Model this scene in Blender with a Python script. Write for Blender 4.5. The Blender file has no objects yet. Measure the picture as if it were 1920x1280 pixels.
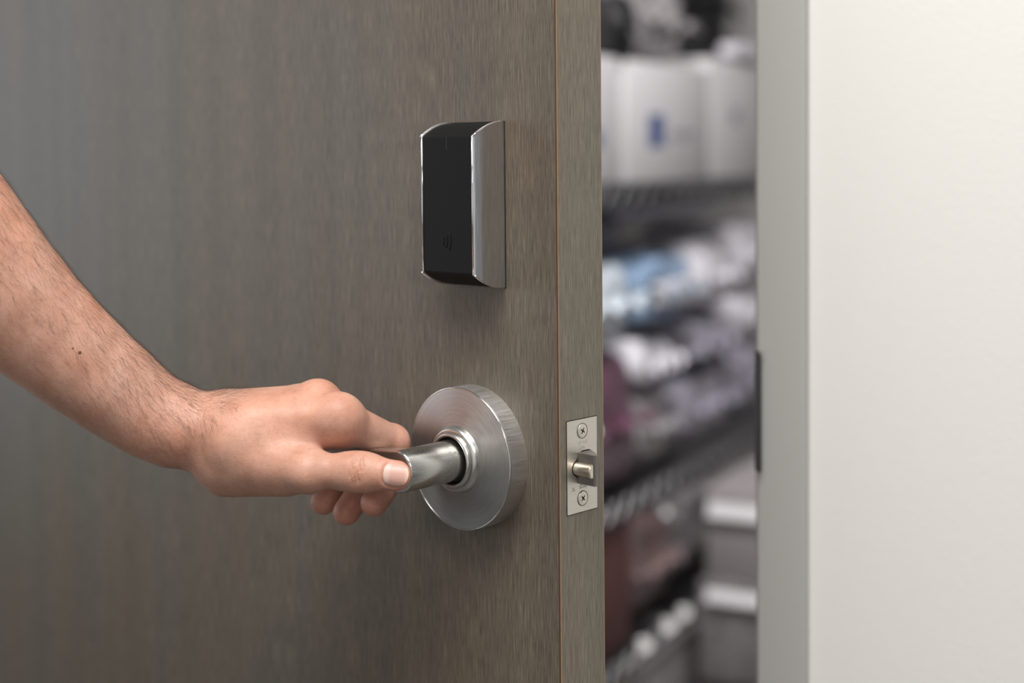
import bpy, bmesh, math, random
import numpy as np
from mathutils import Matrix, Vector, noise

# ------------------------------------------------------------------ frame of reference
H = 1.20                      # camera height above the floor
PSI = 0.76742                 # yaw of the opened door
WALL = math.radians(27.35)    # yaw of the wall that holds the doorway
scene = bpy.context.scene
C = scene.collection

# ------------------------------------------------------------------ camera
def make_camera():
    pitch, roll = 0.04553, 0.00956
    fw = Vector((0, math.cos(pitch), -math.sin(pitch)))
    r = Vector((1, 0, 0)); d = fw.cross(r)
    r2 = r * math.cos(roll) + d * math.sin(roll)
    d2 = -r * math.sin(roll) + d * math.cos(roll)
    cd = bpy.data.cameras.new('camera')
    cam = bpy.data.objects.new('camera', cd); C.objects.link(cam)
    m = Matrix.Identity(4)
    for i in range(3):
        m[i][0] = r2[i]; m[i][1] = -d2[i]; m[i][2] = -fw[i]
    m[2][3] = H
    cam.matrix_world = m
    cd.sensor_width = 36; cd.lens = 36 * 2700 / 1920
    cd.shift_y = -(640 - 419.82) / 1920
    cd.clip_start = 0.02
    cd.dof.use_dof = True; cd.dof.focus_distance = 0.872; cd.dof.aperture_fstop = 2.8
    scene.camera = cam
make_camera()

# ------------------------------------------------------------------ world, lamps, exposure
vs = scene.view_settings
vs.view_transform = 'Standard'; vs.look = 'None'; vs.gamma = 1.0; vs.use_curve_mapping = False
vs.exposure = -0.12
w = bpy.data.worlds.new('world'); scene.world = w; w.use_nodes = True
bg = w.node_tree.nodes['Background']
bg.inputs[0].default_value = (0.93, 0.96, 1.0, 1); bg.inputs[1].default_value = 0.22

def area(name, loc, target, sx, sy, power, col=(1, 1, 1)):
    l = bpy.data.lights.new(name, 'AREA'); l.shape = 'RECTANGLE'; l.size = sx; l.size_y = sy
    l.energy = power; l.color = col
    o = bpy.data.objects.new(name, l); C.objects.link(o)
    o.location = loc
    o.rotation_euler = (Vector(target) - Vector(loc)).to_track_quat('-Z', 'Y').to_euler()
    return o
area('corridor_ceiling_light', (-0.15, 0.15, 2.62), (-0.15, 0.35, 0), 1.2, 0.9, 52, (1.0, 0.97, 0.93))
area('corridor_ceiling_light_behind', (0.9, -1.3, 2.62), (0.9, -1.2, 0), 1.2, 1.2, 29, (1.0, 0.97, 0.93))
area('corridor_end_window', (-4.0, 2.1, 1.5), (0, 0.9, 1.1), 1.6, 2.0, 29, (0.80, 0.90, 1.0))
area('storage_ceiling_light', (0.42, 1.62, 2.52), (0.60, 2.7, 0.4), 0.5, 0.5, 57, (1.0, 0.97, 0.97))

# ------------------------------------------------------------------ helpers
def finish(name, me, mat=None, parent=None, matrix=None, smooth=None):
    o = bpy.data.objects.new(name, me); C.objects.link(o)
    if mat is not None and not me.materials: me.materials.append(mat)
    if parent is not None: o.parent = parent
    if matrix is not None: o.matrix_basis = matrix
    if smooth is not None:
        me.polygons.foreach_set('use_smooth', [True] * len(me.polygons))
        if smooth < 179: me.set_sharp_from_angle(angle=math.radians(smooth))
    return o
def frombm(name, bm, mat=None, parent=None, matrix=None, smooth=None):
    bmesh.ops.recalc_face_normals(bm, faces=bm.faces[:])
    me = bpy.data.meshes.new(name); bm.to_mesh(me); bm.free()
    return finish(name, me, mat, parent, matrix, smooth)
def empty(name, matrix=None, parent=None):
    o = bpy.data.objects.new(name, None); C.objects.link(o); o.empty_display_size = 0.05
    if parent is not None: o.parent = parent
    if matrix is not None: o.matrix_basis = matrix
    return o
def tag(o, label=None, cat=None, group=None, kind=None):
    if label: o['label'] = label
    if cat: o['category'] = cat
    if group: o['group'] = group
    if kind: o['kind'] = kind
    return o
def bm_box(bm, x0, x1, y0, y1, z0, z1, bevel=0, seg=2):
    vs_ = [bm.verts.new(p) for p in ((x0,y0,z0),(x1,y0,z0),(x1,y1,z0),(x0,y1,z0),(x0,y0,z1),(x1,y0,z1),(x1,y1,z1),(x0,y1,z1))]
    fs = [bm.faces.new([vs_[i] for i in q]) for q in ((0,3,2,1),(4,5,6,7),(0,1,5,4),(1,2,6,5),(2,3,7,6),(3,0,4,7))]
    if bevel:
        es = list({e for f in fs for e in f.edges})
        bmesh.ops.bevel(bm, geom=es, offset=bevel, segments=seg, profile=0.5, affect='EDGES')
def box(name, dims, mat, parent=None, matrix=None, bevel=0, seg=2):
    bm = bmesh.new(); bm_box(bm, *dims, bevel=bevel, seg=seg)
    return frombm(name, bm, mat, parent, matrix, 40 if bevel else None)
def bm_tube(bm, pts, r, n=8, caps=True):
    pts = [Vector(p) for p in pts]; rings = []
    for i, p in enumerate(pts):
        t = (pts[min(i+1, len(pts)-1)] - pts[max(i-1, 0)]).normalized()
        a = t.orthogonal().normalized() if i == 0 else (a - t * a.dot(t)).normalized()
        b = t.cross(a); rr = r[i] if isinstance(r, (list, tuple)) else r
        rings.append([bm.verts.new(p + (a * math.cos(2*math.pi*k/n) + b * math.sin(2*math.pi*k/n)) * rr) for k in range(n)])
    for i in range(len(rings)-1):
        for k in range(n):
            bm.faces.new((rings[i][k], rings[i][(k+1)%n], rings[i+1][(k+1)%n], rings[i+1][k]))
    if caps:
        bm.faces.new(rings[0][::-1]); bm.faces.new(rings[-1])
def bm_lathe(bm, prof, n=96):
    """revolve (radius, height) about the local -Y axis: height is distance out of the door"""
    rings = []
    for r, h in prof:
        if r < 1e-6: rings.append([bm.verts.new((0, -h, 0))])
        else: rings.append([bm.verts.new((r*math.cos(2*math.pi*k/n), -h, r*math.sin(2*math.pi*k/n))) for k in range(n)])
    for a, b in zip(rings[:-1], rings[1:]):
        for k in range(n):
            k2 = (k+1) % n
            if len(a) == 1 and len(b) > 1: bm.faces.new((a[0], b[k], b[k2]))
            elif len(b) == 1 and len(a) > 1: bm.faces.new((a[k], b[0], a[k2]))
            else: bm.faces.new((a[k], b[k], b[k2], a[k2]))
def bm_prism(bm, outline, axis_vec, depth):
    """outline: list of Vectors, extruded by axis_vec*depth"""
    a = [bm.verts.new(p) for p in outline]; dv = Vector(axis_vec) * depth
    b = [bm.verts.new(Vector(p) + dv) for p in outline]
    n = len(a)
    f1 = bm.faces.new(a); f2 = bm.faces.new(b[::-1])
    for k in range(n): bm.faces.new((a[k], b[k], b[(k+1)%n], a[(k+1)%n]))
    return f1, f2

# ------------------------------------------------------------------ materials
def mat(name, col, rough=0.5, metal=0.0, **kw):
    m = bpy.data.materials.new(name); m.use_nodes = True
    b = m.node_tree.nodes['Principled BSDF']
    b.inputs['Base Color'].default_value = (*col, 1); b.inputs['Roughness'].default_value = rough
    b.inputs['Metallic'].default_value = metal
    for k, v in kw.items(): b.inputs[k.replace('_', ' ')].default_value = v
    return m
class NT:
    def __init__(s, m): s.t = m.node_tree; s.n = s.t.nodes; s.b = s.n['Principled BSDF']
    def add(s, typ, **kw):
        n = s.n.new(typ)
        for k, v in kw.items():
            if k.startswith('i_'): n.inputs[k[2:].replace('_', ' ')].default_value = v
            else: setattr(n, k, v)
        return n
    def link(s, a, b): s.t.links.new(a, b)
    def coord(s, scale=(1,1,1), which='Object'):
        tc = s.add('ShaderNodeTexCoord'); mp = s.add('ShaderNodeMapping')
        mp.inputs['Scale'].default_value = scale; s.link(tc.outputs[which], mp.inputs[0]); return mp.outputs[0]
    def noise(s, vec, scale=1, detail=3, rough=0.6):
        n = s.add('ShaderNodeTexNoise'); n.inputs['Scale'].default_value = scale; n.inputs['Detail'].default_value = detail
        n.inputs['Roughness'].default_value = rough
        if vec is not None: s.link(vec, n.inputs['Vector'])
        return n.outputs['Fac']
    def ramp(s, fac, stops):
        r = s.add('ShaderNodeValToRGB'); e = r.color_ramp.elements
        while len(e) < len(stops): e.new(0.5)
        for el, (p, c) in zip(e, stops): el.position = p; el.color = (*c, 1) if len(c) == 3 else c
        s.link(fac, r.inputs[0]); return r.outputs[0]
    def mix(s, a, b, fac, mode='MIX'):
        n = s.add('ShaderNodeMix', data_type='RGBA', blend_type=mode)
        for sock, v in ((n.inputs[0], fac), (n.inputs[6], a), (n.inputs[7], b)):
            if hasattr(v, 'is_output') or isinstance(v, bpy.types.NodeSocket): s.link(v, sock)
            else: sock.default_value = v if not isinstance(v, tuple) or len(v) == 4 else (*v, 1)
        return n.outputs[2]
    def bump(s, h, strength, dist):
        n = s.add('ShaderNodeBump'); n.inputs['Strength'].default_value = strength; n.inputs['Distance'].default_value = dist
        s.link(h, n.inputs['Height']); s.link(n.outputs[0], s.b.inputs['Normal']); return n
    def rrange(s, fac, lo, hi):
        n = s.add('ShaderNodeMapRange'); n.inputs[3].default_value = lo; n.inputs[4].default_value = hi
        s.link(fac, n.inputs[0]); return n.outputs[0]

def wood_mat(name, lo, mid, hi, warm):
    m = mat(name, mid, 0.45); t = NT(m)
    fine = t.noise(t.coord((1250, 1250, 48)), 1, 4, 0.66)
    pores = t.noise(t.coord((2100, 2100, 95)), 1, 2, 0.5)
    broad = t.noise(t.coord((38, 38, 0.9)), 1, 3, 0.6)
    patch = t.noise(t.coord((9, 9, 3)), 1, 2, 0.5)
    c = t.ramp(fine, [(0.30, lo), (0.52, mid), (0.74, hi)])
    c = t.mix(c, t.ramp(pores, [(0.33, (0.62, 0.60, 0.57)), (0.46, (1, 1, 1)), (0.68, (1.0, 1.0, 1.0)), (0.78, (1.35, 1.33, 1.28))]), 0.8, 'MULTIPLY')
    c = t.mix(c, t.ramp(broad, [(0.32, (0.88, 0.885, 0.89)), (0.66, (1.09, 1.08, 1.07))]), 1.0, 'MULTIPLY')
    c = t.mix(c, t.mix((1, 1, 1), warm, t.ramp(patch, [(0.35, (0, 0, 0)), (0.65, (1, 1, 1))])), 0.9, 'MULTIPLY')
    t.link(c, t.b.inputs['Base Color'])
    t.link(t.rrange(fine, 0.36, 0.56), t.b.inputs['Roughness'])
    t.bump(fine, 0.35, 0.0002)
    return m
M = {}
M['wood'] = wood_mat('grey_brown_laminate', (0.066, 0.055, 0.042), (0.125, 0.107, 0.083), (0.215, 0.19, 0.15), (1.10, 0.98, 0.88))
M['wood_edge'] = wood_mat('laminate_edge', (0.10, 0.09, 0.07), (0.17, 0.153, 0.118), (0.26, 0.24, 0.19), (1.06, 0.99, 0.92))
M['band'] = mat('edge_band_brown', (0.085, 0.036, 0.014), 0.5)
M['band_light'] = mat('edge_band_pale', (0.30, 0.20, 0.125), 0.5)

def wall_mat(name, col, bump=0.16):
    m = mat(name, col, 0.6); t = NT(m)
    v = t.coord((1, 1, 1)); n = t.noise(v, 260, 3, 0.55)
    t.bump(n, bump, 0.0012); return m
M['wall'] = wall_mat('white_wall_paint', (0.80, 0.79, 0.765))
M['frame'] = mat('grey_frame_paint', (0.425, 0.425, 0.41), 0.42)
M['floor'] = wall_mat('grey_floor', (0.095, 0.09, 0.087))
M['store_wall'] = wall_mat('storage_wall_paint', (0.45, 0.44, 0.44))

def brushed(name, col, rough, scale, aniso=0.6, bump=0.25, radial=None, lo=0.8):
    m = mat(name, col, rough, 1.0); t = NT(m)
    if radial is None: n = t.noise(t.coord(scale), 1, 3, 0.6)
    else:
        # circular brushing: noise over radius and depth only
        tc = t.add('ShaderNodeTexCoord'); sp = t.add('ShaderNodeSeparateXYZ'); t.link(tc.outputs['Object'], sp.inputs[0])
        cx = t.add('ShaderNodeCombineXYZ'); t.link(sp.outputs[0], cx.inputs[0]); t.link(sp.outputs[2], cx.inputs[2])
        ln = t.add('ShaderNodeVectorMath', operation='LENGTH'); t.link(cx.outputs[0], ln.inputs[0])
        at = t.add('ShaderNodeMath', operation='ARCTAN2'); t.link(sp.outputs[2], at.inputs[0]); t.link(sp.outputs[0], at.inputs[1])
        c2 = t.add('ShaderNodeCombineXYZ'); t.link(ln.outputs['Value'], c2.inputs[0]); t.link(at.outputs[0], c2.inputs[1]); t.link(sp.outputs[1], c2.inputs[2])
        mp = t.add('ShaderNodeMapping'); mp.inputs['Scale'].default_value = scale; t.link(c2.outputs[0], mp.inputs[0])
        n = t.noise(mp.outputs[0], 1, 3, 0.6)
    t.link(t.rrange(n, rough*0.75, rough*1.3), t.b.inputs['Roughness'])
    t.link(t.ramp(n, [(0.3, tuple(c*lo for c in col)), (0.7, col)]), t.b.inputs['Base Color'])
    if aniso:
        t.b.inputs['Anisotropic'].default_value = aniso
        tg = t.add('ShaderNodeTangent', direction_type='RADIAL', axis='Y' if radial else 'Z')
        t.b.inputs['Anisotropic Rotation'].default_value = 0.25
        t.link(tg.outputs[0], t.b.inputs['Tangent'])
    t.bump(n, bump, 0.00006)
    return m
SAT = (0.60, 0.59, 0.56)
M['rose'] = brushed('satin_steel_turned', (0.52, 0.515, 0.50), 0.47, (1500, 2.0, 1500), 0.6, 0.10, radial=True)
M['rose_side'] = brushed('satin_steel_side', (0.72, 0.71, 0.69), 0.46, (900, 60, 900), 0.0, 0.1, lo=0.85)
M['steel'] = brushed('satin_steel_grain', SAT, 0.30, (160, 1500, 160), 0.0, 0.3)
M['neck'] = brushed('satin_steel_neck', (0.74, 0.73, 0.70), 0.25, (2600, 3000, 2600), 0.0, 0.16, lo=0.85)
M['collar'] = mat('polished_collar', (0.70, 0.69, 0.66), 0.27, 1.0)
M['rim'] = mat('polished_rim', (0.80, 0.79, 0.77), 0.12, 1.0)
M['plate'] = brushed('faceplate_nickel', (0.74, 0.705, 0.645), 0.44, (700, 90, 700), 0.0, 0.05, lo=0.92)
M['bolt'] = mat('sintered_bolt', (0.24, 0.228, 0.21), 0.5, 1.0)
M['plunger'] = mat('nickel_plunger', (0.72, 0.66, 0.58), 0.28, 1.0)
M['dark'] = mat('dark_recess', (0.012, 0.011, 0.010), 0.8)
M['engrave'] = mat('stamped_lettering', (0.16, 0.16, 0.155), 0.6, 0.4)
M['engrave_faint'] = mat('stamped_lettering_faint', (0.46, 0.44, 0.40), 0.5, 0.8)
M['chrome'] = brushed('satin_chrome', (0.82, 0.83, 0.86), 0.33, (2200, 2200, 50), 0.0, 0.30, lo=0.72)
M['chrome_edge'] = mat('bright_chrome', (0.86, 0.86, 0.88), 0.13, 1.0)
def plastic(name, col, rough):
    m = mat(name, col, rough); t = NT(m); t.b.inputs['Specular IOR Level'].default_value = 0.14
    t.bump(t.noise(t.coord((1, 1, 1)), 2600, 2, 0.5), 0.12, 0.0002); return m
M['black'] = plastic('black_reader_plastic', (0.0075, 0.0075, 0.008), 0.52)

# ------------------------------------------------------------------ door frame of reference
O_ = Vector((-0.02393, 0.90028, H - 0.18652))       # rose centre on the door face
DM = Matrix.Translation(O_) @ Matrix.Rotation(-PSI, 4, 'Z')      # local x along door, y into door, z up
EDGE, THICK = 0.0704, 0.0409
Z0 = -O_.z                                            # floor in door-local z
WM = Matrix.Translation((0.18115, 1.066, 0)) @ Matrix.Rotation(-WALL, 4, 'Z')   # local origin: latch-side frame corner; y into storage room

# ------------------------------------------------------------------ the setting
OPEN_W, OPEN_H, FACE_W, PROUD = 0.925, 2.06, 0.0365, 0.0105
def build_setting():
    bm = bmesh.new()
    bm_box(bm, FACE_W - 0.004, 3.2, PROUD, PROUD + 0.115, 0, 2.7)
    bm_box(bm, -OPEN_W - 3.0, -OPEN_W - FACE_W + 0.004, PROUD, PROUD + 0.115, 0, 2.7)
    bm_box(bm, -OPEN_W - FACE_W + 0.004, FACE_W - 0.004, PROUD, PROUD + 0.115, OPEN_H + FACE_W - 0.004, 2.7)
    tag(frombm('wall_front', bm, M['wall'], None, WM), 'white painted wall with orange-peel texture around the doorway', kind='structure')
    tr = tag(empty('trim_1', WM), 'grey painted metal door frame around the opening', kind='structure')
    # profile of a frame jamb in (x, y): face, rolled return on wall side, reveal with stop
    def jamb(sgn, x):
        r = 0.0022
        pr = [(0, 0.001), (0.001, 0)]
        pr += [(FACE_W - r + r*math.sin(a), r - r*math.cos(a)) for a in [i*math.pi/10 for i in range(6)]]
        pr += [(FACE_W, PROUD + 0.001), (FACE_W - 0.006, PROUD + 0.001), (FACE_W - 0.006, 0.125), (0.0, 0.125), (-0.0, 0.125),
               (0.0, 0.092), (-0.016, 0.092), (-0.016, 0.048), (0.0, 0.048)]
        bm = bmesh.new()
        pts = [Vector((x + sgn*px_, py_, 0)) for px_, py_ in pr]
        bm_prism(bm, pts, (0, 0, 1), OPEN_H + FACE_W)
        return frombm('jamb', bm, M['frame'], tr, None, 30)
    jamb(1, 0.0); jamb(-1, -OPEN_W)
    box('head', (-OPEN_W, 0.0, 0, 0.125, OPEN_H, OPEN_H + FACE_W), M['frame'], tr, None, 0.001)
    bm = bmesh.new(); bm_box(bm, -4.5, 4.5, -4.5, 6.5, -0.05, 0.0)
    tag(frombm('floor', bm, M['floor']), 'grey floor running through the doorway', kind='structure')
    bm = bmesh.new(); bm_box(bm, -5.0, 3.2, -2.95, -2.85, 0, 2.7)
    tag(frombm('wall_opposite', bm, M['wall'], None, WM), 'white corridor wall opposite the doorway', kind='structure')
    # storage room shell (wall frame coordinates)
    bm = bmesh.new(); bm_box(bm, -1.23, -1.13, 0.135, 3.4, 0, 2.6); tag(frombm('wall_left', bm, M['store_wall'], None, WM), 'storage room side wall behind the shelving', kind='structure')
    bm = bmesh.new(); bm_box(bm, -1.23, 1.3, 3.4, 3.5, 0, 2.6); tag(frombm('wall_back', bm, M['store_wall'], None, WM), 'storage room back wall', kind='structure')
    bm = bmesh.new(); bm_box(bm, 1.2, 1.3, 0.135, 3.4, 0, 2.6); tag(frombm('wall_right', bm, M['store_wall'], None, WM), 'storage room wall on the right of the doorway', kind='structure')
    bm = bmesh.new(); bm_box(bm, -1.23, 1.3, 0.135, 3.5, 2.6, 2.66); tag(frombm('ceiling', bm, M['wall'], None, WM), 'white storage room ceiling', kind='structure')
build_setting()

def build_door():
    d = tag(empty('door_1', DM), 'grey-brown wood-grain door standing ajar', kind='structure')
    x0 = EDGE - 0.9144
    b = 0.0011
    bm = bmesh.new(); bm_box(bm, x0, EDGE - b, 0, THICK, Z0 + 0.008, Z0 + 2.04)
    frombm('slab', bm, M['wood'], d)
    box('edge_strip', (EDGE - b, EDGE, b, THICK - b*0.5, Z0 + 0.008, Z0 + 2.04), M['wood_edge'], d)
    box('edge_band', (EDGE - b, EDGE - b*0.35, 0.0, b, Z0 + 0.008, Z0 + 2.04), M['band'], d)
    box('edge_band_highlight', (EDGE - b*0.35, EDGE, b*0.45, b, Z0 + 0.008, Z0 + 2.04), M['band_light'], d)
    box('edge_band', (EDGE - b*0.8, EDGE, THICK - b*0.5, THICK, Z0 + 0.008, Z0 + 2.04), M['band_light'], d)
    # three butt hinges at the far side
    return d
build_door()

# ------------------------------------------------------------------ card reader
def build_reader():
    hw, dep, cz = 0.0249, 0.0255, 0.1583
    rd = tag(empty('card_reader', DM @ Matrix.Translation((0.0027, 0, cz))),
             'black and silver card reader mounted on the door above the lever', 'card reader')
    zb, zf = 0.0508, 0.0420      # half height at the door and at the front
    def cheek2(sgn):
        # grid over depth: each depth row has an outer and inner x so that the shoulders curve cleanly
        bm = bmesh.new(); th = 0.0026; R = 0.0085; rows = []
        N = 16
        for i in range(N + 1):
            h = dep * (1 - (1 - i/N)**1.6)
            t = h/dep; z = zb - (zb - zf)*t**2.1
            q = max(0.0, (h - (dep - R))/R)
            xo = hw - 0.0029*(1 - math.sqrt(max(0, 1 - q*q)))
            xi = hw - th - 0.0006
            rows.append([bm.verts.new((sgn*x, -h, s*z)) for s in (1, -1) for x in (xo, xi)])   # to,ti,bo,bi
        for a, b in zip(rows[:-1], rows[1:]):
            bm.faces.new((a[0], b[0], b[2], a[2])); bm.faces.new((a[1], a[3], b[3], b[1]))
            bm.faces.new((a[0], a[1], b[1], b[0])); bm.faces.new((a[2], b[2], b[3], a[3]))
        bm.faces.new((rows[0][0], rows[0][2], rows[0][3], rows[0][1]))
        bm.faces.new((rows[-1][0], rows[-1][1], rows[-1][3], rows[-1][2]))
        o = frombm('side_cheek', bm, M['chrome'], rd, None, 50); o['label'] = 'brushed silver side'
        # bright bead along the shoulder edges
        bm = bmesh.new()
        for s in (1, -1):
            pts = [(sgn*(hw - th*0.5), -dep*(i/14), s*(zb - (zb - zf)*(i/14)**2.1)) for i in range(15)]
            bm_tube(bm, pts, 0.00065, 8)
        pts = [(sgn*(hw - th - 0.0001), -dep + 0.0001, z) for z in (zf, 0, -zf)]
        bm_tube(bm, pts, 0.00055, 8)
        frombm('polished_edge', bm, M['chrome_edge'], o, None, 180)
    cheek2(1); cheek2(-1)
    # black insert: front face, curved shoulders top and bottom
    bm = bmesh.new(); xi = hw - 0.0026; ins = 0.0006
    out = []
    N = 14
    for i in range(N + 1):
        t = i/N; out.append((t*dep*0.995, zb - ins - (zb - zf)*t**2.1))
    loop = [Vector((-xi, -h, z)) for h, z in out] + [Vector((-xi, -h, -z)) for h, z in out[::-1]]
    bm_prism(bm, loop, (1, 0, 0), 2*xi)
    bmesh.ops.bevel(bm, geom=[e for e in bm.edges if all(v.co.y < -dep*0.99 for v in e.verts) and abs(e.verts[0].co.x - e.verts[1].co.x) > 0.01], offset=0.00045, segments=3, affect='EDGES')
    ins_o = frombm('black_insert', bm, M['black'], rd, None, 24); ins_o['label'] = 'matte black front'
    # indicator slot
    fy = -dep*0.995
    box('indicator_slot', (-0.0004, 0.0008, fy - 0.00012, fy + 0.0008, zf - 0.0080, zf - 0.0004), M['dark'], ins_o)
    # contactless symbol: three arcs
    for i, (r, hh) in enumerate(((0.0062, 0.0030), (0.0095, 0.0047), (0.0130, 0.0064))):
        bm = bmesh.new(); amax = math.asin(min(0.95, hh/r*0.9))
        x0 = -0.0088
        pts = [(x0 + r*math.cos(a)*0.9, fy - 0.00002, -0.0218 + r*math.sin(a)*1.0) for a in [(-1 + 2*k/10)*amax for k in range(11)]]
        bm_tube(bm, pts, 0.00042, 6)
        frombm('contactless_arc', bm, M['black'], ins_o, None, 180)
    box('back_plate', (-hw - 0.0002, hw + 0.0004, -0.0005, 0, -zb - 0.0004, zb + 0.0002), M['dark'], rd)
build_reader()

# ------------------------------------------------------------------ lever set
def build_lever(matrix, label, NECK_END=0.0662):
    lv = tag(empty('door_lever', matrix), label, 'door lever')
    # rose
    R = 0.0445; T = 0.0152; f = 0.0013
    prof = [(0, 0.0), (R, 0.0), (R, T - f)]
    prof += [(R - f + f*math.cos(a), T - f + f*math.sin(a)) for a in [math.pi/2*i/5 for i in range(1, 6)]]
    prof += [(R - 0.0040, T + 0.0003), (0.036, T + 0.0007), (0.030, T + 0.0012), (0.0200, T + 0.0021), (0.010, T + 0.0022), (0, T + 0.0022)]
    bm = bmesh.new(); bm_lathe(bm, prof[2:], 128); frombm('rose', bm, M['rose'], lv, None, 28)
    bm = bmesh.new(); bm_lathe(bm, prof[:3], 128); frombm('rose_side', bm, M['rose_side'], lv, None, 28)
    bm = bmesh.new()
    bm_tube(bm, [((R - 0.0004)*math.cos(a), -(T - 0.0004), (R - 0.0004)*math.sin(a)) for a in [2*math.pi*i/128 for i in range(129)]], 0.00055, 8, False)
    frombm('rose_rim', bm, M['rim'], lv, None, 180)
    # stepped collar
    t0 = T + 0.0016
    pr = [(0.0212, t0), (0.0210, t0 + 0.0010), (0.0204, t0 + 0.0028), (0.0194, t0 + 0.0042), (0.0184, t0 + 0.0047), (0.0181, t0 + 0.0046),
          (0.0180, t0 + 0.0040), (0.0176, t0 + 0.0040), (0.0174, t0 + 0.0056), (0.0168, t0 + 0.0068), (0.0160, t0 + 0.0073), (0.0152, t0 + 0.0070), (0.0148, t0 + 0.0060), (0.0147, t0 + 0.001)]
    bm = bmesh.new(); bm_lathe(bm, pr, 96); frombm('collar', bm, M['collar'], lv, None, 60)
    bm = bmesh.new(); bm_lathe(bm, [(0.0148, t0 + 0.0012), (0, t0 + 0.0012)], 64); frombm('collar_gap', bm, M['dark'], lv)
    # neck
    r = 0.01275
    bm = bmesh.new(); bm_lathe(bm, [(r - 0.0006, T), (r, T + 0.002), (r, NECK_END - 0.0010), (r - 0.0002, NECK_END - 0.0006)], 96)
    frombm('neck', bm, M['neck'], lv, None, 30)
    # grip bar: rounded outline in x,z extruded along the door normal, front face flush with the neck end
    n = 24; outl = []
    for i in range(n + 1):
        a = math.radians(-104 + 208*i/n); outl.append((r*math.cos(a), r*math.sin(a)))
    L = 0.108; e = 0.0088
    outl.append((-0.020, 0.0106)); outl.append((-0.045, 0.0100))
    for i in range(n + 1):
        a = math.radians(90 + 180*i/n); outl.append((-L + e + e*math.cos(a)*1.0, e*math.sin(a)))
    outl.append((-0.045, -0.0100)); outl.append((-0.020, -0.0106))
    bm = bmesh.new()
    loops = []
    def lay(h, ins):
        pts = []
        m = len(outl)
        for i, (x, z) in enumerate(outl):
            xa, za = outl[i-1]; xb, zb = outl[(i+1) % m]
            tx, tz = xb - xa, zb - za; l = math.hypot(tx, tz); nx, nz = tz/l, -tx/l
            pts.append(bm.verts.new((x - nx*ins, -h, z - nz*ins)))
        loops.append(pts)
    for h, ins in ((NECK_END - 0.0150, 0.006), (NECK_END - 0.0146, 0.0038), (NECK_END - 0.0130, 0.0014), (NECK_END - 0.0105, 0.0), (NECK_END - 0.0012, 0.0)):
        lay(h, ins)
    m = len(outl)
    for a, b in zip(loops[:-1], loops[1:]):
        for k in range(m): bm.faces.new((a[k], b[k], b[(k+1)%m], a[(k+1)%m]))
    bm.faces.new(loops[0])
    frombm('grip_bar', bm, M['neck'], lv, None, 40)
    bm = bmesh.new(); loops = []
    for h, ins in ((NECK_END - 0.0012, 0.0), (NECK_END - 0.0004, 0.0002), (NECK_END, 0.0012)): lay(h, ins)
    for a, b in zip(loops[:-1], loops[1:]):
        for k in range(m): bm.faces.new((a[k], b[k], b[(k+1)%m], a[(k+1)%m]))
    frombm('polished_edge', bm, M['rim'], lv, None, 60)
    bm = bmesh.new(); loops = []
    lay(NECK_END, 0.0012); bm.faces.new(loops[0])
    # close behind so that the face is a solid plate
    frombm('front_face', bm, M['collar'], lv)
build_lever(DM, 'satin steel door lever with a round rose, held by the hand')
build_lever(DM @ Matrix.Translation((0, THICK, 0)) @ Matrix.Rotation(math.pi, 4, 'X'), 'matching lever on the far side of the door, just peeking past the door edge', 0.0702)

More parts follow.
